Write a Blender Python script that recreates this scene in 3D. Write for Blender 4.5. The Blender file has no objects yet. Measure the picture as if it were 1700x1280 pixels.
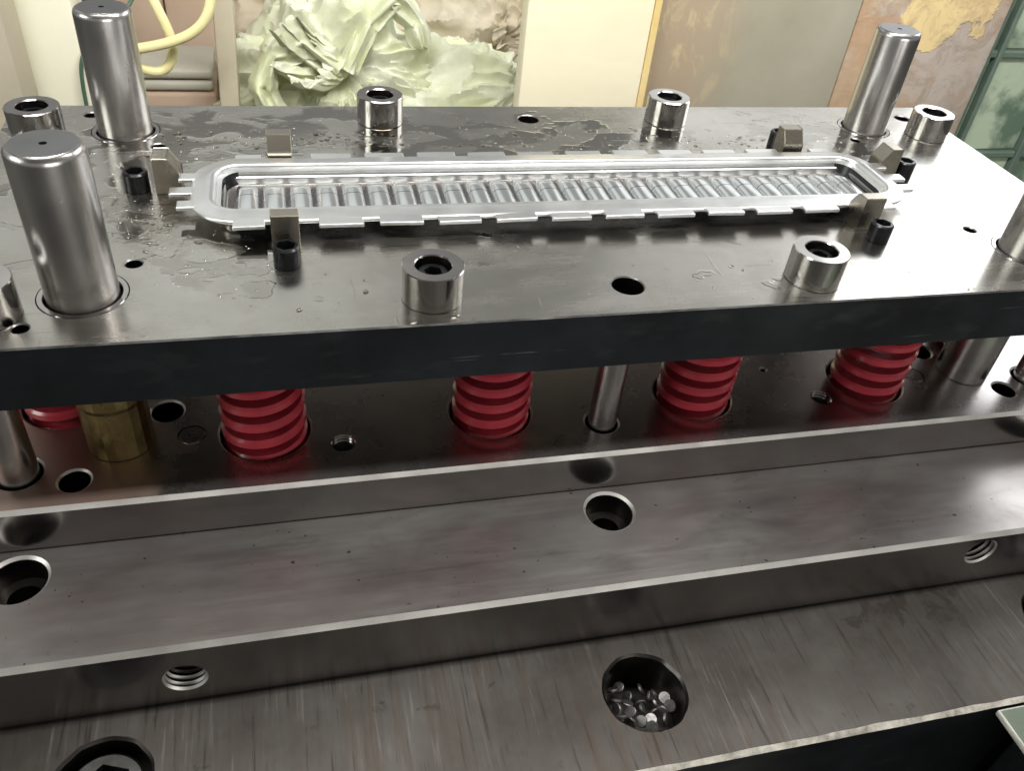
import bpy, bmesh, math, random
from mathutils import Vector, Matrix, noise
from mathutils.geometry import tessellate_polygon
S = bpy.context.scene
C = S.collection
R = math.radians
PI = math.pi

# ------------------------------------------------------------------ camera, world, lamps, exposure
cam_d = bpy.data.cameras.new('camera')
cam_d.sensor_width = 36
cam_d.lens = 29.85
cam_d.clip_start = 0.01
cam_d.clip_end = 50
cam = bpy.data.objects.new('camera', cam_d)
C.objects.link(cam)
RX = Vector((0.96897, -0.22877, 0.09359))     # picture right
DN = Vector((-0.07507, -0.63314, -0.77039))   # picture down
FW = Vector((0.23550, 0.73946, -0.63067))     # view direction
m = Matrix((( RX.x, -DN.x, -FW.x, -0.1330), (RX.y, -DN.y, -FW.y, -0.2886), (RX.z, -DN.z, -FW.z, 0.1860), (0, 0, 0, 1)))
cam.matrix_world = m
cam_d.dof.use_dof = True
cam_d.dof.focus_distance = 0.42
cam_d.dof.aperture_fstop = 40.0
S.camera = cam

W = bpy.data.worlds.new('World')
S.world = W
W.use_nodes = True
bg = W.node_tree.nodes['Background']
bg.inputs[0].default_value = (0.985, 0.99, 0.955, 1)
bg.inputs[1].default_value = 0.33


def area(name, loc, look, sx, sy, power, col):
    d = bpy.data.lights.new(name, 'AREA')
    d.shape = 'RECTANGLE'
    d.size, d.size_y, d.energy, d.color = sx, sy, power, col
    o = bpy.data.objects.new(name, d)
    C.objects.link(o)
    o.location = loc
    o.rotation_euler = (Vector(look) - Vector(loc)).to_track_quat('-Z', 'Y').to_euler()
    return o


area('window_light', (1.35, 0.78, 0.62), (0.1, 0.05, -0.05), 0.95, 0.62, 7, (0.96, 0.98, 1.0))
area('window_edge_fill', (0.92, 1.42, 0.62), (0.05, 0.05, -0.05), 0.55, 0.62, 0.9, (0.97, 0.98, 0.98))  # dim area light added to soften the window's edge in the reflections
area('ceiling_lamp', (-0.8, 2.0, 1.45), (-0.1, 0.4, -0.1), 2.2, 0.9, 3.0, (0.97, 1.0, 0.94))
area('side_window_light', (-1.5, -0.25, 0.55), (0.1, 0.5, -0.15), 0.8, 0.6, 8, (0.95, 1.0, 0.95))
area('backdrop_fill', (0.05, -0.05, 0.57), (0.05, 0.75, 0.08), 1.0, 0.12, 13, (1.0, 0.985, 0.95))  # added fill that brightens the background, no such lamp known
area('front_fill', (0.35, -1.2, 0.06), (0.05, 0.1, -0.10), 0.8, 0.25, 4.5, (1.0, 0.985, 0.95))  # added low fill from behind the camera, for springs and chamfers

S.view_settings.view_transform = 'Standard'
S.view_settings.look = 'None'
S.view_settings.exposure = 0.0
S.view_settings.gamma = 1.0
S.cycles.use_denoising = True
S.cycles.max_bounces = 10
S.cycles.glossy_bounces = 6
S.cycles.caustics_reflective = False
S.cycles.caustics_refractive = False
S.cycles.sample_clamp_indirect = 4.0


# ------------------------------------------------------------------ materials
class NT:
    def __init__(s, name):
        s.m = bpy.data.materials.new(name)
        s.m.use_nodes = True
        s.t = s.m.node_tree
        s.b = s.t.nodes['Principled BSDF']
        s.tc = s.t.nodes.new('ShaderNodeTexCoord')
        oi = s.t.nodes.new('ShaderNodeObjectInfo')
        mul = s.n('ShaderNodeVectorMath', operation='SCALE')
        cx = s.n('ShaderNodeCombineXYZ')
        s.l(oi.outputs['Random'], cx.inputs[0]); s.l(oi.outputs['Random'], cx.inputs[1])
        s.l(cx.outputs[0], mul.inputs[0]); mul.inputs[3].default_value = 3.7
        add = s.n('ShaderNodeVectorMath', operation='ADD')
        s.l(s.tc.outputs['Object'], add.inputs[0]); s.l(mul.outputs[0], add.inputs[1])
        s.co = add.outputs[0]
        s.raw = s.tc.outputs['Object']

    def n(s, ty, **k):
        x = s.t.nodes.new(ty)
        for a, v in k.items():
            setattr(x, a, v)
        return x

    def l(s, a, b):
        s.t.links.new(a, b)

    def map(s, scale, rot=(0, 0, 0), loc=(0, 0, 0), raw=False):
        mp = s.n('ShaderNodeMapping')
        s.l(s.raw if raw else s.co, mp.inputs[0])
        mp.inputs['Scale'].default_value = scale
        mp.inputs['Rotation'].default_value = rot
        mp.inputs['Location'].default_value = loc
        return mp.outputs[0]

    def noise(s, scale, detail=4, rough=0.55, vec=None, dist=0.0):
        x = s.n('ShaderNodeTexNoise')
        s.l(vec if vec is not None else s.co, x.inputs['Vector'])
        x.inputs['Scale'].default_value = scale
        x.inputs['Detail'].default_value = detail
        x.inputs['Roughness'].default_value = rough
        x.inputs['Distortion'].default_value = dist
        return x.outputs['Fac']

    def ramp(s, f, stops):
        x = s.n('ShaderNodeValToRGB')
        e = x.color_ramp.elements
        while len(e) < len(stops):
            e.new(0.5)
        for i, (p, c) in enumerate(stops):
            e[i].position = p
            e[i].color = (c, c, c, 1) if isinstance(c, (int, float)) else (*c, 1)
        s.l(f, x.inputs[0])
        return x.outputs[0]

    def math(s, op, a, b=0.0, clamp=False):
        x = s.n('ShaderNodeMath', operation=op, use_clamp=clamp)
        for i, v in enumerate((a, b)):
            if isinstance(v, (int, float)):
                x.inputs[i].default_value = v
            else:
                s.l(v, x.inputs[i])
        return x.outputs[0]

    def mix(s, f, a, b, blend='MIX'):
        x = s.n('ShaderNodeMix', data_type='RGBA', blend_type=blend)
        for i, v in ((0, f), (6, a), (7, b)):
            if isinstance(v, tuple):
                x.inputs[i].default_value = (*v, 1)
            elif isinstance(v, (int, float)):
                x.inputs[i].default_value = v if i == 0 else (v, v, v, 1)
            else:
                s.l(v, x.inputs[i])
        return x.outputs[2]

    def set(s, k, v):
        i = s.b.inputs[k]
        if isinstance(v, tuple):
            i.default_value = (*v, 1)
        elif isinstance(v, (int, float)):
            i.default_value = v
        else:
            s.l(v, i)

    def bump(s, h, dist, strength=1.0, prev=None):
        x = s.n('ShaderNodeBump')
        x.inputs['Distance'].default_value = dist
        x.inputs['Strength'].default_value = strength
        s.l(h, x.inputs['Height'])
        if prev is not None:
            s.l(prev, x.inputs['Normal'])
        return x.outputs[0]

    def spot(s, c, rad):
        """soft 0..1 blob round the world point c with radii rad"""
        mp = s.map((1 / rad[0], 1 / rad[1], 1 / rad[2]), loc=(-c[0] / rad[0], -c[1] / rad[1], -c[2] / rad[2]), raw=True)
        g = s.n('ShaderNodeTexGradient', gradient_type='SPHERICAL')
        s.l(mp, g.inputs[0])
        return g.outputs['Fac']


def metal(name, base, dark, rough, var=0.10, brush=None, bump=0.00001, metallic=1.0, scale=45, tint=None):
    t = NT(name)
    big = t.noise(scale, 5, 0.6)
    col = t.mix(t.ramp(big, [(0.3, 0.0), (0.72, 1.0)]), dark, base)
    if tint:
        col = t.mix(t.ramp(t.noise(scale * 0.45, 3), [(0.48, 0.0), (0.75, 0.55)]), col, tint)
    fine = t.noise(1.0, 3, 0.6, vec=t.map(brush if brush else (700, 700, 700)))
    rr = t.math('ADD', t.math('MULTIPLY', big, var), t.math('MULTIPLY', fine, var))
    t.set('Base Color', col)
    t.set('Metallic', metallic)
    t.set('Roughness', t.math('ADD', rr, rough - var))
    sc = t.ramp(t.noise(900, 2), [(0.70, 0.0), (0.76, 1.0)])
    h = t.math('SUBTRACT', fine, sc)
    t.set('Normal', t.bump(h, bump, 0.6))
    return t.m


M = {}
M['pin'] = metal('polished_steel', (0.56, 0.54, 0.525), (0.43, 0.41, 0.40), 0.26, 0.06, (260, 260, 2.5), 0.00005)
M['pintop'] = metal('pin_end_face', (0.30, 0.30, 0.305), (0.24, 0.24, 0.245), 0.30, 0.08, (500, 500, 500))
M['sleeve'] = metal('ground_steel', (0.54, 0.52, 0.50), (0.42, 0.40, 0.385), 0.14, 0.05, (60, 60, 700), 0.000008)
M['steel_face'] = metal('milled_steel', (0.44, 0.42, 0.405), (0.34, 0.322, 0.315), 0.19, 0.07, (12, 500, 500), 0.00001, tint=(0.42, 0.345, 0.35), scale=28)
M['step_face'] = metal('dull_milled_front', (0.58, 0.56, 0.545), (0.43, 0.41, 0.40), 0.23, 0.09, (10, 420, 420), 0.000014, tint=(0.52, 0.44, 0.44), scale=20)
M['chamfer'] = metal('bright_chamfer', (0.78, 0.755, 0.72), (0.56, 0.54, 0.51), 0.46, 0.10, (14, 500, 500), 0.00001)
M['bore'] = metal('shade_dark_bore', (0.10, 0.092, 0.085), (0.045, 0.04, 0.037), 0.32, 0.08)  # hole walls and floors coloured dark to deepen the shade inside
t = NT('blackened_scratched_face')
big = t.noise(16, 5, 0.6)
col = t.mix(t.ramp(big, [(0.32, 0.0), (0.7, 1.0)]), (0.020, 0.021, 0.023), (0.046, 0.052, 0.060))
sc = t.ramp(t.noise(1.0, 2, 0.5, vec=t.map((9, 300, 620), rot=(0, 0.03, 0))), [(0.675, 0.0), (0.70, 1.0)])
patch = t.ramp(t.noise(30, 3, 0.6), [(0.5, 0.0), (0.62, 1.0)])
sc = t.math('MULTIPLY', sc, patch)
col = t.mix(t.math('MULTIPLY', sc, 0.7), col, (0.34, 0.34, 0.33))
smear = t.ramp(t.noise(1.0, 4, 0.6, vec=t.map((25, 100, 60))), [(0.55, 0.0), (0.72, 1.0)])
t.set('Base Color', t.mix(t.math('MULTIPLY', smear, 0.32), col, (0.12, 0.125, 0.13)))
t.set('Metallic', 0.75)
t.set('Roughness', t.math('ADD', t.math('MULTIPLY', big, 0.22), 0.24))
t.set('Normal', t.bump(sc, 0.00004, 0.6, t.bump(t.noise(1.0, 3, 0.6, vec=t.map((30, 300, 300))), 0.00003, 0.5)))
M['black_side'] = t.m
M['bright_edge'] = metal('worn_plate_edge', (0.30, 0.295, 0.285), (0.06, 0.06, 0.062), 0.34, 0.12, (20, 300, 300), 0.00002, metallic=0.8, scale=60)
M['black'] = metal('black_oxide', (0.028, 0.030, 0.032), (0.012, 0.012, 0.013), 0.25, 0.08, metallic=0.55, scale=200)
M['alu'] = metal('pressed_aluminium', (0.90, 0.905, 0.90), (0.80, 0.81, 0.81), 0.34, 0.10, (90, 250, 250), 0.00003, scale=60)
M['alu_wall'] = metal('shaded_wall_aluminium', (0.56, 0.56, 0.55), (0.46, 0.46, 0.45), 0.30, 0.05, (20, 300, 300), 0.00002, scale=50)  # trough wall darkened in colour, as the shallow recess shades too little
M['block'] = metal('hardened_block_steel', (0.42, 0.385, 0.325), (0.36, 0.33, 0.28), 0.27, 0.03, (300, 300, 20), 0.000004)
M['bolt'] = metal('oily_bolt_steel', (0.17, 0.17, 0.165), (0.08, 0.08, 0.08), 0.34, 0.1, scale=120)
M['brass'] = metal('oily_brass', (0.50, 0.41, 0.19), (0.26, 0.21, 0.09), 0.30, 0.12, (120, 120, 40), 0.00005, scale=90)
M['slug'] = metal('punched_slug_steel', (0.36, 0.35, 0.34), (0.13, 0.125, 0.12), 0.48, 0.08, scale=300)
M['dowel'] = metal('dark_ground_dowel', (0.33, 0.31, 0.30), (0.24, 0.22, 0.21), 0.28, 0.08)

# top face of the raised plate: ground steel with an oil film in irregular puddles
t = NT('oily_ground_plate')
big = t.noise(14, 5, 0.6, vec=t.raw)
col = t.mix(t.ramp(big, [(0.30, 0.0), (0.70, 1.0)]), (0.46, 0.445, 0.405), (0.60, 0.585, 0.545))
fine = t.noise(1.0, 4, 0.6, vec=t.map((8, 900, 400), raw=True))
area_m = t.spot((-0.13, 0.135, 0), (0.19, 0.055, 0.1))
for c, r_ in (((-0.165, 0.06, 0), (0.055, 0.07, 0.1)), ((-0.16, 0.015, 0), (0.035, 0.03, 0.1)),
              ((-0.20, 0.10, 0), (0.05, 0.06, 0.1)), ((0.03, 0.125, 0), (0.10, 0.04, 0.1)), ((0.16, 0.125, 0), (0.06, 0.05, 0.1))):
    area_m = t.math('MAXIMUM', area_m, t.spot(c, r_))
blot = t.noise(40, 3, 0.5, vec=t.map((1, 1.5, 1), rot=(0, 0, 0.15), raw=True), dist=0.35)
lvl = t.math('ADD', blot, t.math('MULTIPLY', t.math('MINIMUM', area_m, 0.45), 0.42))
oil = t.ramp(lvl, [(0.652, 0.0), (0.71, 1.0)])
col = t.mix(t.math('MULTIPLY', oil, 0.55), col, (0.33, 0.315, 0.285))
drops = t.ramp(t.noise(300, 3, 0.6, vec=t.raw), [(0.655, 0.0), (0.70, 1.0)])
dropm = t.math('MULTIPLY', drops, t.ramp(area_m, [(0.12, 0.0), (0.35, 1.0)]))
rg = t.math('ADD', t.math('MULTIPLY', fine, 0.12), 0.16)
smear = t.noise(1.0, 5, 0.65, vec=t.map((16, 34, 10), rot=(0, 0, 0.35), raw=True), dist=0.8)
rg = t.math('ADD', rg, t.math('MULTIPLY', t.ramp(smear, [(0.45, 0.0), (0.70, 1.0)]), 0.13))
rg = t.mix(oil, rg, 0.085)
col = t.mix(t.math('MULTIPLY', t.ramp(t.noise(23, 5, 0.62, vec=t.raw, dist=0.4), [(0.50, 0.0), (0.68, 1.0)]), 0.45), col, (0.40, 0.37, 0.315))
smut = t.ramp(t.noise(75, 5, 0.7, vec=t.raw, dist=0.5), [(0.66, 0.0), (0.74, 1.0)])
col = t.mix(t.math('MULTIPLY', smut, 0.55), col, (0.20, 0.185, 0.165))
t.set('Base Color', col)
t.set('Metallic', 1.0)
t.set('Roughness', rg)
edge = t.ramp(lvl, [(0.653, 0.0), (0.683, 1.0), (0.73, 0.86), (0.83, 0.93)])
b1 = t.bump(fine, 0.000008, 0.6)
b2 = t.bump(edge, 0.00035, 0.30, b1)
b3 = t.bump(dropm, 0.00040, 0.6, b2)
scr = t.ramp(t.noise(1.0, 2, 0.5, vec=t.map((300, 22, 100), rot=(0, 0, 0.5), raw=True)), [(0.70, 0.0), (0.73, 1.0)])
scr = t.math('MAXIMUM', scr, t.ramp(t.noise(1.0, 2, 0.5, vec=t.map((20, 420, 100), rot=(0, 0, 0.25), raw=True)), [(0.70, 0.0), (0.73, 1.0)]))
t.set('Normal', t.bump(scr, 0.00005, 0.6, b3))
M['plate_top'] = t.m

# spring seat plate top: dark oily brownish steel
t = NT('seat_plate_top')
big = t.noise(20, 5, 0.6, vec=t.raw)
col = t.mix(t.ramp(big, [(0.35, 0.0), (0.65, 1.0)]), (0.36, 0.335, 0.325), (0.47, 0.45, 0.44))
rust = t.ramp(t.math('ADD', t.noise(45, 6, 0.6, vec=t.raw), t.math('MULTIPLY', t.spot((-0.238, -0.008, -0.074), (0.06, 0.06, 0.06)), 0.75)), [(0.60, 0.0), (0.82, 1.0)])
col = t.mix(t.math('MULTIPLY', rust, 0.8), col, (0.30, 0.20, 0.155))
t.set('Base Color', col); t.set('Metallic', 1.0)
t.set('Roughness', t.mix(rust, t.math('ADD', t.math('MULTIPLY', big, 0.14), 0.20), 0.45))
t.set('Normal', t.bump(t.noise(1, 3, 0.6, vec=t.map((12, 700, 300), raw=True)), 0.00001, 0.6))
M['seat_top'] = t.m

# die shoe ledge: milled steel with smeared oil and purple-brown tint
t = NT('shoe_ledge')
big = t.noise(13, 4, 0.55, vec=t.map((0.6, 1.6, 1), raw=True))
col = t.mix(t.ramp(big, [(0.35, 0.0), (0.65, 1.0)]), (0.255, 0.222, 0.214), (0.44, 0.425, 0.41))
smg = t.ramp(t.noise(24, 5, 0.65, vec=t.map((1, 1.8, 1), raw=True), dist=0.5), [(0.54, 0.0), (0.74, 1.0)])
col = t.mix(t.math('MULTIPLY', smg, 0.5), col, (0.19, 0.16, 0.15))
spk = t.ramp(t.noise(330, 2, 0.5, vec=t.raw), [(0.735, 0.0), (0.75, 1.0)])
col = t.mix(t.math('MULTIPLY', spk, 0.8), col, (0.06, 0.05, 0.045))
fine = t.noise(1.0, 4, 0.6, vec=t.map((10, 700, 300), raw=True))
t.set('Base Color', col); t.set('Metallic', 1.0)
t.set('Roughness', t.math('ADD', t.math('MULTIPLY', t.ramp(t.noise(1.0, 5, 0.65, vec=t.map((5, 14, 5), raw=True), dist=0.3), [(0.30, 0.0), (0.75, 1.0)]), 0.13), t.math('ADD', t.math('MULTIPLY', fine, 0.07), 0.25)))
t.set('Normal', t.bump(fine, 0.000012, 0.7))
M['shoe_top'] = t.m

ZC0 = -0.131
# bolster: rough, rusty, scratched front to back
t = NT('rough_bolster')
st = t.noise(1.0, 5, 0.65, vec=t.map((520, 22, 60), rot=(0, 0, 0.10), raw=True))
st2 = t.noise(1.0, 4, 0.6, vec=t.map((170, 9, 40), rot=(0, 0, 0.16), raw=True))
big = t.noise(18, 5, 0.6, vec=t.raw)
col = t.mix(t.ramp(big, [(0.35, 0.0), (0.7, 1.0)]), (0.062, 0.055, 0.049), (0.115, 0.108, 0.10))
col = t.mix(t.math('MULTIPLY', t.ramp(st2, [(0.50, 0.0), (0.70, 1.0)]), t.math('MULTIPLY', t.ramp(t.noise(9, 3, 0.5, vec=t.raw), [(0.42, 0.1), (0.62, 1.0)]), 0.70)), col, (0.074, 0.051, 0.034))
col = t.mix(t.math('MULTIPLY', t.ramp(st, [(0.58, 0.0), (0.70, 1.0)]), t.math('MULTIPLY', t.ramp(t.noise(14, 4, 0.6, vec=t.map((1, 1, 1), loc=(3, 1, 0), raw=True)), [(0.45, 0.05), (0.65, 1.0)]), 0.55)), col, (0.21, 0.20, 0.19))
col = t.mix(t.math('MULTIPLY', t.ramp(st, [(0.34, 1.0), (0.42, 0.0)]), 0.6), col, (0.034, 0.028, 0.024))
blotch = t.ramp(t.math('ADD', t.noise(60, 5, 0.65, vec=t.raw, dist=0.5), t.math('MULTIPLY', t.spot((0.13, -0.097, ZC0), (0.05, 0.016, 0.05)), 0.22)), [(0.63, 0.0), (0.70, 1.0)])
col = t.mix(t.math('MULTIPLY', blotch, 0.75), col, (0.045, 0.038, 0.032))
t.set('Base Color', col); t.set('Metallic', 0.8)
t.set('Roughness', t.math('ADD', t.math('MULTIPLY', st, 0.2), 0.30))
t.set('Normal', t.bump(t.math('ADD', st, t.math('MULTIPLY', st2, 0.7)), 0.00010, 0.5))
M['bolster'] = t.m

t = NT('torn_bright_edge')
col = t.mix(t.ramp(t.noise(95, 6, 0.7), [(0.36, 0.0), (0.60, 1.0)]), (0.26, 0.24, 0.20), (0.66, 0.63, 0.56))
t.set('Base Color', col); t.set('Metallic', 0.35); t.set('Roughness', 0.55)
t.set('Normal', t.bump(t.noise(500, 4, 0.6), 0.0003, 0.6))
M['torn'] = t.m

t = NT('red_enamel')
col = t.mix(t.ramp(t.noise(70, 3), [(0.4, 0.0), (0.65, 1.0)]), (0.39, 0.032, 0.050), (0.49, 0.046, 0.064))
t.set('Base Color', col); t.set('Roughness', 0.22); t.set('Coat Weight', 0.6); t.set('Coat Roughness', 0.12)
t.set('Normal', t.bump(t.noise(160, 3), 0.0003, 0.25))
M['red'] = t.m


def paint(name, a, b, scale=9, rough=0.6, stain=None, bump=0.002, tr=None, lo=0.35, hi=0.7):
    t = NT(name)
    col = t.mix(t.ramp(t.noise(scale, 5, 0.6), [(lo, 0.0), (hi, 1.0)]), a, b)
    if stain:
        col = t.mix(t.ramp(t.noise(scale * 2.3, 6, 0.65, dist=0.4), [(0.60, 0.0), (0.68, 0.75)]), col, stain)
    t.set('Base Color', col); t.set('Roughness', rough)
    t.set('Normal', t.bump(t.noise(scale * 8, 4), bump, 0.3))
    if tr:
        t.set('Subsurface Weight', tr)
        t.b.inputs['Subsurface Radius'].default_value = (0.02, 0.02, 0.012)
    return t.m


M['cream'] = paint('cream_painted_board', (0.80, 0.73, 0.52), (0.85, 0.79, 0.60), 6, 0.55)
M['ochre'] = paint('ochre_edge', (0.72, 0.54, 0.22), (0.80, 0.64, 0.32), 12)
M['pale'] = paint('pale_cream_column', (0.90, 0.88, 0.70), (0.92, 0.90, 0.78), 5, 0.5)
M['greybrown'] = paint('grey_brown_sheet', (0.33, 0.285, 0.21), (0.39, 0.365, 0.28), 9, 0.5, (0.42, 0.34, 0.22))
M['brown'] = paint('grey_brown_post', (0.42, 0.37, 0.28), (0.52, 0.47, 0.36), 7)
M['board'] = paint('pinkish_cardboard', (0.50, 0.36, 0.265), (0.60, 0.46, 0.36), 7, 0.8)
M['sheetgrey'] = paint('grey_sheet', (0.46, 0.44, 0.37), (0.58, 0.56, 0.48), 10, 0.5)
M['postcream'] = paint('dull_cream_post', (0.56, 0.50, 0.37), (0.66, 0.60, 0.46), 8)
M['hose'] = paint('yellow_hose_plastic', (0.82, 0.74, 0.36), (0.88, 0.80, 0.46), 14, 0.35)
M['cord'] = paint('green_cord_plastic', (0.06, 0.12, 0.08), (0.09, 0.16, 0.11), 14, 0.5)
M['navy'] = paint('navy_plastic', (0.02, 0.024, 0.05), (0.05, 0.06, 0.10), 20, 0.4)
M['sack'] = paint('woven_sack', (0.68, 0.71, 0.47), (0.88, 0.90, 0.76), 16, 0.38, bump=0.003, tr=0.04)
M['sack2'] = paint('tan_sack', (0.60, 0.52, 0.38), (0.72, 0.66, 0.54), 8, 0.6, bump=0.004)
M['blue'] = paint('blue_bag', (0.05, 0.10, 0.22), (0.08, 0.14, 0.28), 10)
M['greenframe'] = paint('green_enamel_frame', (0.10, 0.145, 0.115), (0.15, 0.20, 0.16), 12, 0.45)
M['greenpane'] = paint('green_smeared_pane', (0.12, 0.18, 0.13), (0.44, 0.52, 0.39), 14, 0.4, (0.15, 0.20, 0.17), lo=0.42, hi=0.55)
M['machinegreen'] = paint('green_machine_paint', (0.13, 0.17, 0.125), (0.19, 0.23, 0.175), 30, 0.5, (0.10, 0.11, 0.09))
M['worn'] = paint('worn_bare_edge', (0.50, 0.50, 0.44), (0.75, 0.74, 0.68), 90, 0.5)
M['floor'] = paint('concrete_floor', (0.10, 0.095, 0.085), (0.15, 0.14, 0.125), 5, 0.7)
M['wall'] = paint('workshop_wall', (0.34, 0.33, 0.29), (0.42, 0.40, 0.35), 3, 0.8)
M['overhead'] = paint('overhead_slab_grey', (0.34, 0.325, 0.31), (0.40, 0.385, 0.37), 3, 0.8)  # grey of the unseen slab added above the die

t = NT('rubbed_grey_brown_sheet')
col = t.mix(t.ramp(t.noise(9, 5, 0.6), [(0.35, 0.0), (0.7, 1.0)]), (0.30, 0.275, 0.205), (0.37, 0.35, 0.275))
lm = t.ramp(t.spot((0.20, 0.472, -0.04), (0.11, 0.5, 0.22)), [(0.05, 0.0), (0.55, 1.0)])
col = t.mix(t.math('MULTIPLY', lm, 0.75), col, (0.36, 0.27, 0.18))
bl = t.ramp(t.noise(1.0, 6, 0.66, vec=t.map((60, 60, 26)), dist=0.5), [(0.52, 0.0), (0.66, 1.0)])
col = t.mix(t.math('MULTIPLY', t.math('MULTIPLY', bl, lm), 0.8), col, (0.52, 0.42, 0.25))
col = t.mix(t.math('MULTIPLY', t.ramp(t.noise(70, 5, 0.7), [(0.66, 0.0), (0.74, 1.0)]), 0.4), col, (0.46, 0.43, 0.36))
t.set('Base Color', col); t.set('Roughness', 0.5)
t.set('Normal', t.bump(t.noise(50, 4), 0.001, 0.3))
M['greybrown'] = t.m

t = NT('rusty_cream_paint')
n1 = t.noise(15, 7, 0.68, dist=0.7)
col = t.mix(t.ramp(n1, [(0.44, 0.0), (0.50, 1.0)]), (0.50, 0.43, 0.33), (0.42, 0.30, 0.20))
col = t.mix(t.ramp(t.noise(7, 4, 0.6), [(0.42, 0.0), (0.58, 1.0)]), col, (0.47, 0.405, 0.355))
yel = t.ramp(t.math('ADD', t.noise(26, 5, 0.6), t.math('MULTIPLY', t.spot((0.515, 0.475, 0.0), (0.072, 0.2, 0.075)), 0.62)), [(0.66, 0.0), (0.675, 1.0)])
col = t.mix(yel, col, t.mix(t.noise(22, 5, 0.6), (0.66, 0.50, 0.25), (0.80, 0.63, 0.33)))
red = t.ramp(t.math('ADD', t.noise(40, 5, 0.6), t.math('MULTIPLY', t.spot((0.437, 0.475, -0.055), (0.05, 0.2, 0.06)), 0.35)), [(0.66, 0.0), (0.76, 0.55)])
col = t.mix(red, col, (0.46, 0.24, 0.15))
grime = t.ramp(t.noise(32, 8, 0.74, dist=0.8), [(0.47, 0.0), (0.66, 1.0)])
col = t.mix(t.math('MULTIPLY', grime, 0.6), col, (0.27, 0.19, 0.13))
left = t.ramp(t.math('ADD', t.noise(20, 6, 0.7), t.math('MULTIPLY', t.spot((0.42, 0.475, -0.09), (0.06, 0.3, 0.16)), 0.26)), [(0.52, 0.0), (0.72, 0.8)])
col = t.mix(left, col, t.mix(t.noise(60, 5, 0.7), (0.30, 0.17, 0.10), (0.54, 0.40, 0.24)))
t.set('Base Color', col); t.set('Roughness', 0.5)
t.set('Normal', t.bump(t.math('ADD', yel, t.math('MULTIPLY', grime, 0.4)), 0.0018, 0.6))
M['rusty'] = t.m


# ------------------------------------------------------------------ geometry helpers
def tag(o, label=None, cat=None, group=None, kind=None):
    if label: o['label'] = label
    if cat: o['category'] = cat
    if group: o['group'] = group
    if kind: o['kind'] = kind
    return o


def mk(name, bm, mats, parent=None, loc=(0, 0, 0), rot=(0, 0, 0), angle=30, weld=True):
    if weld:
        bmesh.ops.remove_doubles(bm, verts=bm.verts, dist=2e-6)
    bmesh.ops.recalc_face_normals(bm, faces=bm.faces)
    me = bpy.data.meshes.new(name)
    bm.to_mesh(me); bm.free()
    for p in me.polygons:
        p.use_smooth = True
    me.set_sharp_from_angle(angle=R(angle))
    for mm in (mats if isinstance(mats, list) else [mats]):
        me.materials.append(M[mm] if isinstance(mm, str) else mm)
    return link(name, me, parent, loc, rot)


def link(name, me, parent=None, loc=(0, 0, 0), rot=(0, 0, 0)):
    o = bpy.data.objects.new(name, me)
    C.objects.link(o)
    o.parent = parent
    o.location = loc; o.rotation_euler = rot
    return o


def empty(name, loc, rot=(0, 0, 0)):
    o = bpy.data.objects.new(name, None)
    o.empty_display_size = 0.005
    C.objects.link(o)
    o.location = loc; o.rotation_euler = rot
    return o


def copy_tree(o, parent=None):
    c = o.copy(); C.objects.link(c)
    if parent: c.parent = parent
    for k in [x for x in S.objects if x.parent == o]:
        copy_tree(k, c)
    return c


def circ(x, y, r, n=48, jit=0.0, seed=0):
    out = []
    for i in range(n):
        a = 2 * PI * i / n
        q = r * (1 + jit * noise.noise(Vector((math.cos(a) * 3 + seed, math.sin(a) * 3, seed * 2.1))) + 0.5 * jit * noise.noise(Vector((math.cos(a) * 11 + seed, math.sin(a) * 11, seed))))
        out.append((x + q * math.cos(a), y + q * math.sin(a)))
    return out


def cap(bm, loops, f, mat=0):
    """planar face with holes; loops of 2-D points, f maps them into space"""
    vs = [[Vector((p[0], p[1], 0)) for p in lp] for lp in loops]
    tris = tessellate_polygon(vs)
    flat = [bm.verts.new(f(p[0], p[1])) for lp in loops for p in lp]
    for t3 in tris:
        try:
            bm.faces.new([flat[i] for i in t3]).material_index = mat
        except ValueError:
            pass


def strip(bm, a, b, mat=0, closed=True):
    va = [bm.verts.new(p) for p in a]; vb = [bm.verts.new(p) for p in b]
    n = len(a)
    for i in range(n if closed else n - 1):
        j = (i + 1) % n
        try:
            bm.faces.new((va[i], va[j], vb[j], vb[i])).material_index = mat
        except ValueError:
            pass


def well(bm, f, x, y, rings, n=48, wall=1, floor=1, jit=0, seed=0, first=None):
    """hole: rings of (radius, depth[, mat]) going in from the face; closed by a floor disc"""
    loops = [[f(p[0], p[1], -d[1]) for p in circ(x, y, d[0], n, jit, seed)] for d in rings]
    for i in range(len(loops) - 1):
        mi = wall if not (len(rings) > 8) else (first if i % 3 == 0 and i < 8 else wall)
        strip(bm, loops[i], loops[i + 1], first if (first is not None and i == 0) else mi)  # lighter metal on rims and thread crests stands in for highlights
    if floor is not None:
        bm.faces.new([bm.verts.new(p) for p in loops[-1]]).material_index = floor


def thread(r, depth, pitch):
    out = [(r * 1.12, 0), (r, r * 0.12)]
    d = r * 0.12
    while d < depth:
        out += [(r * 1.0, d + pitch * 0.15), (r * 1.10, d + pitch * 0.5), (r * 1.0, d + pitch * 0.85)]
        d += pitch
    return out


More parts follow.
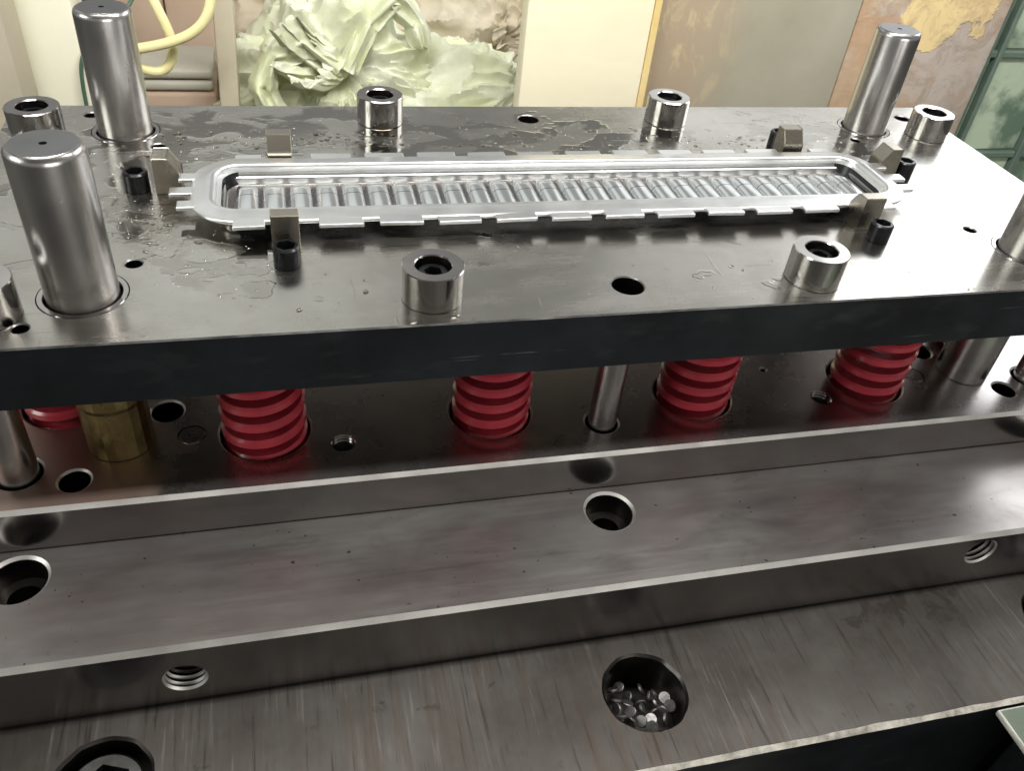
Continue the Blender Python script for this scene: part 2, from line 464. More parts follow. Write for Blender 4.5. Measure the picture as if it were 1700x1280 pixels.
def lathe(bm, prof, seg=48, mat=0, mats=None, c=(0, 0)):
    prev = None
    for k, (r, z) in enumerate(prof):
        if r < 1e-7:
            cur = [bm.verts.new((c[0], c[1], z))]
        else:
            cur = [bm.verts.new((c[0] + r * math.cos(2 * PI * i / seg), c[1] + r * math.sin(2 * PI * i / seg), z)) for i in range(seg)]
        if prev:
            mi = mats[k - 1] if mats else mat
            for i in range(seg):
                j = (i + 1) % seg
                if len(prev) == 1 and len(cur) > 1:
                    bm.faces.new((prev[0], cur[i], cur[j])).material_index = mi
                elif len(cur) == 1 and len(prev) > 1:
                    bm.faces.new((prev[i], prev[j], cur[0])).material_index = mi
                elif len(cur) > 1:
                    bm.faces.new((prev[i], prev[j], cur[j], cur[i])).material_index = mi
        prev = cur
    return bm


def box(bm, x0, x1, y0, y1, z0, z1, bev=0.0, mat=0, seg=1):
    r = bmesh.ops.create_cube(bm, size=1.0)
    for v in r['verts']:
        v.co = Vector(((x0 + x1) / 2 + v.co.x * (x1 - x0), (y0 + y1) / 2 + v.co.y * (y1 - y0), (z0 + z1) / 2 + v.co.z * (z1 - z0)))
    fs = set(f for v in r['verts'] for f in v.link_faces)
    for f in fs: f.material_index = mat
    if bev:
        es = set(e for v in r['verts'] for e in v.link_edges)
        bmesh.ops.bevel(bm, geom=list(es), offset=bev, segments=seg, affect='EDGES', profile=0.5)
    return bm


def plate(x0, x1, y0, y1, z0, z1, ch, tops, fronts=(), mats=(0, 1, 2, 3), jag=0.0, seed=0):
    """slab with real holes in its top and its front face and a chamfer along the front top edge.
    mats: top, bore, chamfer, sides"""
    bm = bmesh.new()
    T, B, K, SD = mats[:4]
    UN = mats[4] if len(mats) > 4 else SD
    ft = lambda x, y, d=0: (x, y, z1 + d)
    ff = lambda x, z, d=0: (x, y0 - d, z)
    N = 90 if jag else 1
    def edge(k, amp):
        if not jag: return [(x0, k), (x1, k)]
        return [(x0 + (x1 - x0) * i / N, k + amp * (noise.noise(Vector((i * 0.9, k * 90, seed))) + 0.6 * noise.noise(Vector((i * 2.3, k * 50, seed + 4))))) for i in range(N + 1)]
    et = edge(y0 + ch, jag)
    ef = edge(z1 - ch, jag)
    cap(bm, [et + [(x1, y1), (x0, y1)]] + [circ(h[0], h[1], h[2][0][0], 48, h[3] if len(h) > 3 else 0, i) for i, h in enumerate(tops)], ft, T)
    for i, h in enumerate(tops):
        well(bm, ft, h[0], h[1], h[2], 48, B, B, h[3] if len(h) > 3 else 0, i, first=SD if len(h[2]) > 8 else (K if (len(h) > 4 and h[4]) else None))
    un = 0.0007
    cap(bm, [ef + [(x1, z0 + un), (x0, z0 + un)]] + [circ(h[0], h[1], h[2][0][0], 36) for h in fronts], ff, SD)
    for h in fronts:
        well(bm, lambda x, z, d=0: (x, y0 - d, z), h[0], h[1], h[2], 36, B, B, first=K)
    strip(bm, [ft(*p) for p in et], [ff(*p) for p in ef], K, closed=False)
    for a, b in (((x0, y0), (x0, y1)), ((x1, y0), (x1, y1)), ((x0, y1), (x1, y1))):
        za = z1 - ch if a[1] == y0 else z1
        vs = [(a[0], a[1], z0 + un), (b[0], b[1], z0), (b[0], b[1], z1)]
        if a[1] == y0: vs.insert(1, (a[0], y0 + 0.0012, z0))
        if a[1] == y0: vs += [(a[0], y0 + ch, z1), (a[0], y0, z1 - ch)]
        else: vs += [(a[0], a[1], z1)]
        bm.faces.new([bm.verts.new(v) for v in vs]).material_index = SD
    bm.faces.new([bm.verts.new(v) for v in ((x0, y0 + 0.0012, z0), (x1, y0 + 0.0012, z0), (x1, y1, z0), (x0, y1, z0))]).material_index = UN
    bm.faces.new([bm.verts.new(v) for v in ((x0, y0, z0 + un), (x1, y0, z0 + un), (x1, y0 + 0.0012, z0), (x0, y0 + 0.0012, z0))]).material_index = B
    return bm


# the levels of the die
ZT, TH = 0.0, 0.0271
ZA, ZB, ZC = -0.0739, -0.0959, -0.1310
YT, YA, YB, YC = -0.0319, -0.0362, -0.0918, -0.1535

# ------------------------------------------------------------------ setting
bm = bmesh.new(); box(bm, -4, 4, -3, 4, -0.50, -0.36)
tag(mk('floor', bm, 'floor'), kind='structure')
bm = bmesh.new(); box(bm, -1.3, 0.9, -1.6, 0.42, 0.62, 0.70)
tag(mk('added_overhead_slab', bm, 'overhead'), kind='structure')  # unseen slab added over the die to darken reflections and block light

# ------------------------------------------------------------------ the stacked plates of the die
PX = 0.2098; PD = 0.1467
pins = [(-PX, 0, 'fl'), (-PX, PD, 'bl'), (PX, PD, 'br'), (PX, 0, 'fr')]
H = lambda r, d=0.03: [(r + 0.0005, 0), (r, 0.0005), (r, d)]
tops = [(-0.2281, 0.1665, H(0.0034)), (-0.1934, 0.1282, H(0.0033)), (-0.1944, 0.0203, H(0.0032)), (-0.2273, -0.0199, H(0.0028)),
        (0.0005, 0.1605, H(0.0058)), (0.0, -0.0122, H(0.0068)), (0.1942, 0.0219, H(0.0030)), (0.2464, 0.1608, H(0.0046)), (0.1934, 0.1288, H(0.0030))]
tops += [(x, y, [(0.0160, 0), (0.0160, 0.0262)]) for x, y, _ in pins]
tops = [(a[0], a[1], a[2], 0, True) if len(a[2]) == 3 else a for a in tops]
bm = plate(-0.266, 0.2664, YT, 0.1785, ZT - TH, ZT, 0.0006, tops, mats=(0, 1, 2, 3, 4))
top_plate = mk('stripper_plate', bm, ['plate_top', 'bore', 'bright_edge', 'black_side', 'steel_face'])
tag(top_plate, 'oily ground steel plate with blackened edge raised on red springs', 'steel plate')
# bushing ring round each pin, set flush in the plate
bm = bmesh.new()
lathe(bm, [(0.0157, -0.026), (0.0157, -0.0001), (0.0155, 0.0002), (0.0138, 0.0002), (0.0134, -0.0004), (0.0134, -0.026)])
ring0 = mk('guide_bushing', bm, 'sleeve', top_plate)
for i, (x, y, _) in enumerate(pins):
    o = ring0 if i == 0 else link('guide_bushing', ring0.data, top_plate)
    o.location = (x, y, 0)

SPR = [(-0.1515, -0.0005), (-0.0505, -0.0005), (0.0520, -0.0005), (0.1500, -0.0005), (-0.2347, 0.0300), (0.2350, 0.0300)]
RODS = [(-0.2470, -0.0145, 0.0078), (0.0, -0.0148, 0.0066), (0.2462, -0.0100, 0.0078)]
G = lambda r, d: [(r + 0.0009, 0), (r, 0.0008), (r, d)]
topsA = [(-0.2255, -0.0215, G(0.0060, 0.012)), (-0.1931, 0.0170, G(0.0068, 0.015)), (-0.1189, -0.0136, thread(0.0048, 0.014, 0.0016)),
         (0.1181, -0.0118, thread(0.0048, 0.014, 0.0016)), (0.2242, -0.0178, G(0.0060, 0.012)), (0.1965, 0.0190, G(0.0068, 0.015)), (0.0983, 0.0135, G(0.0014, 0.006)),
         (-0.1820, -0.0002, [(0.0060, 0), (0.0060, 0.004)]), (0.1796, -0.0004, [(0.0060, 0), (0.0060, 0.004)])]
topsA += [(x, y, G(0.0192, 0.012)) for x, y in SPR]
topsA += [(x, y, G(r + 0.0012, 0.012)) for x, y, r in RODS]
topsA = [(a[0], a[1], a[2], 0, True) if len(a[2]) == 3 else a for a in topsA]
bm = plate(-0.275, 0.275, YA, 0.185, ZB, ZA, 0.0017, topsA)
seat = mk('spring_seat_plate', bm, ['seat_top', 'bore', 'chamfer', 'steel_face'])
tag(seat, 'steel plate with spring pockets directly under the red springs', 'steel plate')
bm = bmesh.new(); lathe(bm, [(0.0057, -0.0039), (0.0057, -0.0004), (0.0053, 0), (0, 0)])
dw = mk('dowel', bm, 'dowel', seat, (-0.1820, -0.0002, ZA))
link('dowel', dw.data, seat, (0.1796, -0.0004, ZA))

CB = [(-0.2465, -0.0505), (-0.0040, -0.0505), (0.2390, -0.0505)]
cbr = [(0.0120, 0), (0.0108, 0.0012), (0.0108, 0.0125), (0.0066, 0.0125), (0.0066, 0.030)]
topsB = [(x, y, cbr, 0, True) for x, y in CB]
frB = [(-0.1857, -0.1153, thread(0.0074, 0.016, 0.0026)), (0.1712, -0.1078, thread(0.0074, 0.016, 0.0026))]
bm = plate(-0.30, 0.305, YB, 0.22, ZC, ZB, 0.0019, topsB, frB)
shoe = mk('die_shoe', bm, ['shoe_top', 'bore', 'chamfer', 'step_face'])
tag(shoe, 'wide milled steel plate with counterbored ledge under the spring plate', 'steel plate')

HC = [(-0.2150, -0.1200), (-0.0052, -0.1200), (0.2085, -0.1195)]
rough_hole = [(0.0183, 0), (0.0172, 0.0012), (0.0172, 0.024)]
topsC = [(x, y, rough_hole, 0.035) for x, y in HC]
bm = plate(-0.42, 0.44, YC, 0.30, -0.215, ZC, 0.0019, topsC, jag=0.0006, seed=3)
bol = mk('bolster_plate', bm, ['bolster', 'bore', 'torn', 'black_side'])
tag(bol, 'rough scratched rusty steel base plate with torn bright front edge', 'steel plate')
bm = bmesh.new(); box(bm, -0.42, 0.44, YC + 0.03, 0.30, -0.36, -0.2152)
tag(mk('machine_bed', bm, 'black_side'), 'dark machine bed carrying the rusty base plate', 'machine bed')

# ------------------------------------------------------------------ guide pins
def pin_mesh():
    bm = bmesh.new()
    h = 0.0585
    prof = [(0.0126, -0.045), (0.0126, h - 0.0030)]
    for k in range(1, 5):
        a = PI / 2 * k / 4
        prof.append((0.0126 - 0.0016 * (1 - math.cos(a)), h - 0.0030 + 0.0030 * math.sin(a)))
    prof += [(0.0109, h + 0.0001), (0.0013, h + 0.0001), (0.0012, h - 0.0003), (0.0008, h - 0.0022), (0, h - 0.0024)]
    lathe(bm, prof, 64, mats=[0] * 5 + [0, 2, 1, 1, 1, 1])
    return bm


pin_labels = {'fl': 'thick polished guide pin with rounded shoulder nearest the left front corner', 'bl': 'polished guide pin standing before the pale column and yellow hose',
              'br': 'polished guide pin leaning across the rusty painted column', 'fr': 'polished guide pin cut off by the picture\'s right border'}
t0 = None
for x, y, k in pins:
    if t0 is None:
        t0 = empty('guide_pin', (x, y, 0))
        mk('shaft', pin_mesh(), ['pin', 'black', 'pintop'], t0)
        t = t0
    else:
        t = copy_tree(t0); t.location = (x, y, 0)
    tag(t, pin_labels[k], 'guide pin', 'polished guide pins at the plate corners')
for k in [o for o in S.objects if o.name.startswith('guide_pin') and o.type == 'EMPTY']:
    left_front = abs(k.location.x + PX) < 1e-4 and abs(k.location.y) < 1e-4
    bm = bmesh.new()
    if left_front:
        lathe(bm, [(0.0131, ZA + 0.0003), (0.0131, ZA + 0.001), (0.0131, -0.049), (0.0136, -0.047), (0.0136, -0.030), (0.0127, -0.029)], 20)
        s = mk('lower_sleeve', bm, 'brass', k, angle=12)
        s['label'] = 'oily brass coloured lower sleeve'
    else:
        lathe(bm, [(0.0130, ZA + 0.0003), (0.0130, -0.029), (0.0127, -0.0285)], 48)
        mk('lower_sleeve', bm, 'pin', k)

# ------------------------------------------------------------------ stop sleeves with a black socket screw sunk in each
def hexpts(r, rot=0.3):
    return [(r * math.cos(rot + i * PI / 3), r * math.sin(rot + i * PI / 3)) for i in range(6)]


def socket_head(bm, r, z0, z1, hr, hd, c=0.0006, mat=0, smat=1):
    lathe(bm, [(r, z0), (r, z1 - c), (r - c, z1)], 40, mat)
    hp = hexpts(hr)
    cap(bm, [circ(0, 0, r - c, 40), hp], lambda x, y: (x, y, z1), mat)
    strip(bm, [(p[0], p[1], z1) for p in hp], [(p[0], p[1], z1 - hd) for p in hp], smat)
    bm.faces.new([bm.verts.new((p[0], p[1], z1 - hd)) for p in hp]).material_index = smat


BUSH = [(-0.2480, 0.1415, 'stop sleeve at the left rear corner behind the big front guide pin'), (-0.0832, 0.1583, 'stop sleeve standing on the back edge before the pale green sacks'),
        (0.0826, 0.1576, 'stop sleeve standing on the back edge where cream and brown boards meet'), (0.2453, 0.1345, 'stop sleeve behind the right rear guide pin by the green frame'),
        (-0.2400, -0.0110, 'stop sleeve cut off by the left border beside the front guide pin'), (-0.0824, -0.0134, 'front stop sleeve with bright reflection streaks left of the plain hole'),
        (0.0850, -0.0141, 'front stop sleeve tilted to the right near the right black screw'), ]
b0 = None
for x, y, lab in BUSH:
    if b0 is None:
        b0 = empty('stop_sleeve', (x, y, 0))
        bm = bmesh.new()
        h = 0.0148
        lathe(bm, [(0.0118, 0.0001), (0.0121, 0.0004), (0.0121, h - 0.0004), (0.0117, h), (0.0074, h), (0.0070, h - 0.0004), (0.0070, 0.002)], 56, mats=[0, 0, 0, 0, 0, 1])
        mk('sleeve', bm, ['sleeve', 'bore'], b0)
        bm = bmesh.new()
        socket_head(bm, 0.0063, 0.002, h - 0.0030, 0.0037, 0.004, 0.0008)
        mk('socket_screw', bm, ['black', 'black'], b0)
        t = b0
    else:
        t = copy_tree(b0); t.location = (x, y, 0); t.rotation_euler.z = x * 9
    tag(t, 'short ground steel ' + lab, 'sleeve', 'steel stop sleeves on the raised plate')

# ------------------------------------------------------------------ locating blocks and their black cap screws
def block_mesh():
    prof = [(0, 0), (0, 0.0160), (0.0004, 0.0165), (0.0046, 0.0165), (0.0062, 0.0158), (0.0080, 0.0138), (0.0094, 0.0106), (0.0106, 0.0100), (0.0106, 0)]
    prof = [(0, 0), (0, 0.0161), (0.0004, 0.0165), (0.0060, 0.0165), (0.0066, 0.0162), (0.0106, 0.0102), (0.0109, 0.0094), (0.0109, 0)]
    bm = bmesh.new()
    hw = 0.0056
    a = [(-hw, p[0], p[1]) for p in prof]; b = [(hw, p[0], p[1]) for p in prof]
    strip(bm, a, b)
    bm.faces.new([bm.verts.new(p) for p in a]); bm.faces.new([bm.verts.new(p) for p in b])
    bmesh.ops.remove_doubles(bm, verts=bm.verts, dist=1e-6)
    es = [e for e in bm.edges if abs(e.verts[0].co.x - e.verts[1].co.x) < 1e-6 and e.verts[0].co.z > 0.001]
    bmesh.ops.bevel(bm, geom=es, offset=0.0003, segments=1, affect='EDGES')
    return bm


# x, y of the middle of the outer face, turn about z, screw position, labels
BLK = [(-0.1362, 0.0243, 0, (-0.1364, 0.0150), 'front left, before the third tab gap', 1),
       (0.1362, 0.0250, 0, (0.1372, 0.0165), 'front right, by the tray\'s right end', 1),
       (-0.1366, 0.1092, PI, None, 'rear left, showing its stepped inner face', 0),
       (0.1345, 0.1120, PI, (0.1372, 0.1215), 'rear right, before the rusty reflection', 1),
       (-0.1903, 0.0832, -PI / 2, (-0.1985, 0.0832), 'left end, beside the long tab', 1),
       (0.1860, 0.0835, PI / 2, (0.1938, 0.0822), 'right end, below the leaning guide pin', 1)]
blab = ['small upright steel locating block at the tray\'s front left with a black screw before it', 'steel locating block at the tray\'s front right end with a black screw before it',
        'small upright steel locating block behind the tray, its stepped face towards the viewer', 'small upright steel locating block behind the tray near its right rear corner',
        'small steel locating block at the tray\'s left end with a black screw on its left', 'small steel locating block at the tray\'s right end below the right rear guide pin']
slab = ['black socket cap screw before the front left locating block', 'black socket cap screw before the front right locating block', None,
        'black cap screw half hidden behind the right rear locating block', 'black socket cap screw at the tray\'s left end beside a locating block', 'black socket cap screw right of the tray\'s right end locating block']
bd = sd = None
for i, (x, y, a, sc, _, _) in enumerate(BLK):
    if bd is None:
        o = mk('locating_block', block_mesh(), 'block', None, (x, y, 0.0002), (0, 0, a), angle=8); bd = o.data
    else:
        o = link('locating_block', bd, None, (x, y, 0.0002), (0, 0, a))
    tag(o, blab[i], 'locating block', 'locating blocks round the tray')
    if sc:
        if sd is None:
            bm = bmesh.new(); socket_head(bm, 0.0053, 0, 0.0087, 0.0039, 0.0050, 0.0007)
            s = mk('cap_screw', bm, ['black', 'black'], None, (*sc, 0.0002)); sd = s.data
        else:
            s = link('cap_screw', sd, None, (*sc, 0.0002), (0, 0, i * 0.7))
        tag(s, slab[i], 'screw', 'black cap screws beside the locating blocks')

# ------------------------------------------------------------------ the pressed aluminium tray
TX, TY = -0.0012, 0.0670
def rrect(hx, hy, r, z, n=10, sx=72):
    pts = []
    for cx, cy, a0 in ((hx - r, hy - r, 0), (-hx + r, hy - r, 90), (-hx + r, -hy + r, 180), (hx - r, -hy + r, 270)):
        for i in range(n + 1):
            a = R(a0 + 90 * i / n)
            pts.append((cx + r * math.cos(a), cy + r * math.sin(a), z))
    return pts


rings = [(0.1610, 0.0205, 0.010, 0.0058), (0.1690, 0.0280, 0.018, 0.0062), (0.1728, 0.0298, 0.0200, 0.0062), (0.1732, 0.0300, 0.0200, 0.0066), (0.1732, 0.0300, 0.0200, 0.0075), (0.1728, 0.0297, 0.0197, 0.0078),
         (0.1715, 0.0280, 0.0185, 0.0080), (0.1697, 0.0250, 0.0165, 0.0083), (0.1678, 0.0228, 0.0145, 0.0088), (0.1662, 0.0217, 0.0130, 0.0091), (0.1648, 0.0209, 0.0115, 0.0089), (0.1637, 0.0204, 0.0100, 0.0082),
         (0.1630, 0.0201, 0.0090, 0.0070), (0.1626, 0.0199, 0.0080, 0.0058), (0.1621, 0.0197, 0.0066, 0.0047), (0.1612, 0.0193, 0.0050, 0.0039), (0.1603, 0.0188, 0.0040, 0.0036), (0.1598, 0.0184, 0.0034, 0.0033), (0.1597, 0.0183, 0.0030, 0.0026), (0.1597, 0.0183, 0.0028, 0.0009), (0.1590, 0.0180, 0.0024, 0.0004)]
tray = empty('aluminium_tray', (TX, TY, 0))
tag(tray, 'long pressed aluminium tray with ribbed trough and tabbed edges on the plate', 'metal tray')
bm = bmesh.new()
loops = [rrect(*q) for q in rings]
def wob(p):
    w = noise.noise(Vector((p[0] * 24, p[1] * 40, p[2] * 60))) * 0.00022
    return (p[0], p[1] + w, p[2] + w * 0.9)
loops = [[wob(p) for p in lp] for lp in loops]
for i in range(len(loops) - 1):
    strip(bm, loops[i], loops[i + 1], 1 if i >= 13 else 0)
bm.faces.new([bm.verts.new(p) for p in loops[-1]]).material_index = 3  # floor in dark steel tone, painting in the shade between ribs
strip(bm, loops[0], [(p[0] * 0.99, p[1] * 0.95, 0.0004) for p in loops[0]], 2)  # skirt coloured black in place of the shade below the rim
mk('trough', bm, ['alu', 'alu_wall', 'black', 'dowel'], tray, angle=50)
# ribs: arched bars across the floor, ends rounded down
def rib_mesh():
    bm = bmesh.new()
    n = 10
    rows = []
    for k, (yy, s) in enumerate([(-0.0172, 0.0), (-0.0170, 0.45), (-0.0162, 0.80), (-0.0150, 0.95), (-0.013, 1.0), (0.0060, 1.0), (0.0092, 0.93), (0.0118, 0.78), (0.0140, 0.48), (0.0152, 0.0)]):
        row = []
        for i in range(n + 1):
            a = PI * i / n
            ca = math.cos(a); sa = math.sin(a)
            row.append((0.0050 * math.copysign(abs(ca) ** 0.72, ca) * (0.88 + 0.12 * s), yy, 0.0040 * (sa ** 0.75) * s))
        rows.append(row)
    for a, b in zip(rows, rows[1:]):
        strip(bm, a, b, closed=False)
    return bm


t = NT('rib_aluminium')
t.set('Base Color', (0.80, 0.82, 0.83)); t.set('Metallic', 1.0)
t.set('Roughness', t.math('ADD', t.math('MULTIPLY', t.noise(120, 4), 0.14), 0.14))
t.set('Normal', t.bump(t.noise(200, 3), 0.0001, 0.3))
sep = t.n('ShaderNodeSeparateXYZ'); t.l(t.raw, sep.inputs[0])
ln = t.math('LESS_THAN', t.math('ABSOLUTE', t.math('SUBTRACT', sep.outputs[1], 0.0010)), 0.00022)
t.l(t.mix(ln, (0.80, 0.82, 0.83), (0.07, 0.075, 0.08)), t.b.inputs['Base Color'])
M['rib'] = t.m
rd = None
PITCH = 0.01160
for i in range(27):
    x = (i - 13) * PITCH + 0.0002
    if rd is None:
        o = mk('rib', rib_mesh(), 'rib', tray, (x, 0, 0.0002), angle=45); rd = o.data
    else:
        o = link('rib', rd, tray, (x, 0, 0.0002))
# tabs along both long edges and at the two ends
def tab_mesh(w, l):
    bm = bmesh.new()
    box(bm, -w / 2, w / 2, -l, 0.0035, -0.0018, 0, 0.0003)
    return bm


random.seed(5)
tabd = {}
def tab(x, y, w, l, a, z=0.0078):
    k = (w, l)
    if k not in tabd:
        o = mk('tab', tab_mesh(w, l), 'alu', tray); tabd[k] = o.data
    else:
        o = link('tab', tabd[k], tray)
    o.location = (x, y, z + random.uniform(-0.0002, 0.0002)); o.rotation_euler = (random.uniform(-0.03, 0.02), random.uniform(-0.012, 0.012), a + random.uniform(-0.012, 0.012))


for i in range(-5, 5):
    xc = (i + 0.5) * 0.0253 + 0.0018
    if abs(xc) < 0.1275:
        tab(xc, -0.0300, 0.0186, 0.0045, 0)
        tab(xc, 0.0300, 0.0186, 0.0042, PI)
for s in (-1, 1):
    tab(s * 0.1500 + 0.0005, -0.0297, 0.0128, 0.0047, 0)
    tab(s * 0.1500 + 0.0005, 0.0297, 0.0120, 0.0042, PI)
for yy, l in ((-0.0135, 0.0055), (-0.001, 0.0092), (0.012, 0.0060)):
    tab(-0.1730, yy, 0.0062, l, -PI / 2)
    tab(0.1730, yy, 0.0062, l, PI / 2)
# ------------------------------------------------------------------ oil beads on the raised plate
t = NT('oil')
t.set('Base Color', (0.88, 0.84, 0.74)); t.set('Roughness', 0.02); t.set('Transmission Weight', 1.0); t.b.inputs['IOR'].default_value = 1.47
M['oil'] = t.m
random.seed(21)
bm = bmesh.new()
spots = [(-0.20, 0.140, 0.030, 0.010, 60), (-0.14, 0.132, 0.035, 0.010, 80), (-0.09, 0.135, 0.03, 0.012, 70), (-0.02, 0.128, 0.03, 0.010, 60), (0.03, 0.122, 0.02, 0.006, 30), (0.12, 0.128, 0.03, 0.010, 40),
         (-0.195, 0.055, 0.012, 0.02, 60), (-0.165, 0.045, 0.012, 0.010, 45), (-0.045, 0.020, 0.018, 0.004, 10), (-0.16, 0.125, 0.05, 0.02, 60), (-0.12, -0.005, 0.03, 0.015, 8), (0.02, 0.0, 0.05, 0.02, 8), (0.10, 0.0, 0.05, 0.02, 6)]
solid = [(x, y, 0.0165) for x, y, _ in pins] + [(x, y, 0.0135) for x, y, _ in BUSH] + [(h[0], h[1], h[2][0][0] + 0.0015) for h in tops]
for cx, cy, sx, sy, n in spots:
    for _ in range(n):
        x, y = random.gauss(cx, sx * 0.6), random.gauss(cy, sy * 0.6)
        r = 0.0003 + 0.0011 * random.random() ** 3
        if any((x - a) ** 2 + (y - b) ** 2 < (c + r) ** 2 for a, b, c in solid) or (abs(x - TX) < 0.172 and abs(y - TY) < 0.031): continue
        e = random.uniform(0.6, 1.7); a0 = random.uniform(0, PI)
        hh = r * random.uniform(0.25, 0.5)
        prev = None
        for k, (q, z) in enumerate(((1.0, 0.0), (0.82, 0.55), (0.45, 0.9))):
            ring = []
            for i in range(8):
                a = 2 * PI * i / 8
                u, v = r * q * e * math.cos(a), r * q * math.sin(a) * (1 + 0.2 * math.sin(3 * a + a0))
                ring.append(bm.verts.new((x + u * math.cos(a0) - v * math.sin(a0), y + u * math.sin(a0) + v * math.cos(a0), 0.00008 + hh * z)))
            if prev:
                for i in range(8):
                    bm.faces.new((prev[i], prev[(i + 1) % 8], ring[(i + 1) % 8], ring[i]))
            prev = ring
        bm.faces.new(prev)
        o0 = len(bm.verts)
tag(mk('oil_beads', bm, 'oil', angle=80, weld=False), kind='stuff')

# ------------------------------------------------------------------ red springs
def spring_mesh(z0, z1, r, turns, w, h):
    bm = bmesh.new()
    seg = 40
    b = 0.0011
    sec = [(-w / 2 + b, -h / 2), (w / 2 - b, -h / 2), (w / 2, -h / 2 + b), (w / 2, h / 2 - b), (w / 2 - b, h / 2), (-w / 2 + b, h / 2), (-w / 2, h / 2 - b), (-w / 2, -h / 2 + b)]
    N = int(seg * turns)
    prev = None
    for i in range(N + 1):
        u = i / N
        a = 2 * PI * turns * u
        z = z0 + h / 2 + (z1 - z0 - h) * u
        ring = [bm.verts.new(((r - w / 2 + p[0]) * math.cos(a), (r - w / 2 + p[0]) * math.sin(a), z + p[1])) for p in sec]
        if prev:
            for k in range(8):
                j = (k + 1) % 8
                bm.faces.new((prev[k], prev[j], ring[j], ring[k]))
        else:
            bm.faces.new(ring)
        prev = ring
    bm.faces.new(prev)
    return bm


sl = ['red die spring right of the brass sleeve, front row', 'red die spring left of the thin steel rod, front row', 'red die spring right of the thin steel rod, front row',
      'red die spring at the right front with a bright plate behind it', 'red die spring partly hidden behind the left steel rod', 'red die spring glimpsed beyond the right steel sleeve']
sd = None
for i, (x, y) in enumerate(SPR):
    if sd is None:
        o = mk('die_spring', spring_mesh(ZA - 0.0115, -TH - 0.0003, 0.0180, 5.9, 0.0080, 0.0049), 'red', None, (x, y, 0), angle=40); sd = o.data
    else:
        o = link('die_spring', sd, None, (x, y, 0), (0, 0, i * 0.35))
    tag(o, sl[i], 'spring', 'red die springs under the raised plate')

rl = ['steel rod at the left border before the red spring', 'thin steel rod between the two middle red springs', 'steel rod cut off by the right border']
for i, (x, y, r) in enumerate(RODS):
    bm = bmesh.new()
    lathe(bm, [(r - 0.0006, ZA - 0.0118), (r, ZA - 0.011), (r, -TH - 0.0003), (r - 0.0005, -TH - 0.0002)], 40)
    tag(mk('steel_rod', bm, 'pin', None, (x, y, 0)), rl[i], 'rod', 'steel rods between the plates')

# ------------------------------------------------------------------ bolts and punched slugs in the bolster holes
bm = bmesh.new(); socket_head(bm, 0.0143, ZC - 0.0240, ZC - 0.0050, 0.0100, 0.009, 0.0012)
b1 = mk('hex_bolt', bm, ['bolt', 'black'], None, (HC[0][0], HC[0][1] + 0.0005, 0), (0, 0, PI / 2 - 0.15))
tag(b1, 'dark socket bolt sunk in the hole at the lower left corner', 'bolt', 'bolts holding the base plate')
b2 = link('hex_bolt', b1.data, None, (HC[2][0], HC[2][1], 0.001))
tag(b2, 'dark socket bolt sunk in the hole at the right border', 'bolt', 'bolts holding the base plate')
random.seed(11)
bm = bmesh.new(); lathe(bm, [(0, 0), (0.0024, 0), (0.0026, 0.0002), (0.0026, 0.0010), (0.0024, 0.0012), (0, 0.0012)], 24)
sm = None
pts = []
k = 0
while len(pts) < 23 and k < 4000:
    k += 1
    a = random.uniform(0, 2 * PI); q = 0.0138 * math.sqrt(random.random())
    x, y = q * math.cos(a), q * math.sin(a)
    if all((x - u) ** 2 + (y - v) ** 2 > 0.0042 ** 2 for u, v in pts):
        pts.append((x, y))
for i, (x, y) in enumerate(pts):
    dz = -0.0052 - 0.0125 * (0.5 + (y + 0.35 * x) / 0.028) + random.uniform(-0.0008, 0.001)
    loc = (HC[1][0] + x, HC[1][1] + y, ZC + dz)
    rot = (random.uniform(-1.25, 1.0), random.uniform(-1.1, 1.1), random.uniform(0, 6))
    if sm is None:
        o = mk('metal_slug', bm, 'slug', None, loc, rot); sm = o.data
    else:
        o = link('metal_slug', sm, None, loc, rot)
    tag(o, 'small round punched metal slug in the hole of the rusty base plate', 'metal slug', 'round metal slugs lying in the hole')

# green painted block at the lower right
o = empty('painted_cover', (0.22, -0.22, -0.1360))
bm = bmesh.new(); box(bm, 0.1452, 0.30, -0.30, -0.1545, -0.1360, -0.1327, 0.0009, 0, 2)
bm.normal_update()
for f in bm.faces:
    if f.calc_area() < 0.0008: f.material_index = 1
mk('sheet', bm, ['machinegreen', 'worn'], o, (-0.22, 0.22, 0.1360))
bm = bmesh.new(); box(bm, 0.165, 0.29, -0.29, -0.158, -0.36, -0.1361, 0.001)
mk('bracket', bm, 'black_side', o, (-0.22, 0.22, 0.1360))
tag(o, 'green painted steel cover with worn bare edges in the lower right corner', 'cover plate')

# ------------------------------------------------------------------ things behind the die
def upright(name, x0, x1, y, depth, z0, z1, mat, label, cat, bev=0.004):
    bm = bmesh.new(); box(bm, x0, x1, y, y + depth, z0, z1, bev, 0, 2)
    return tag(mk(name, bm, mat), label, cat)


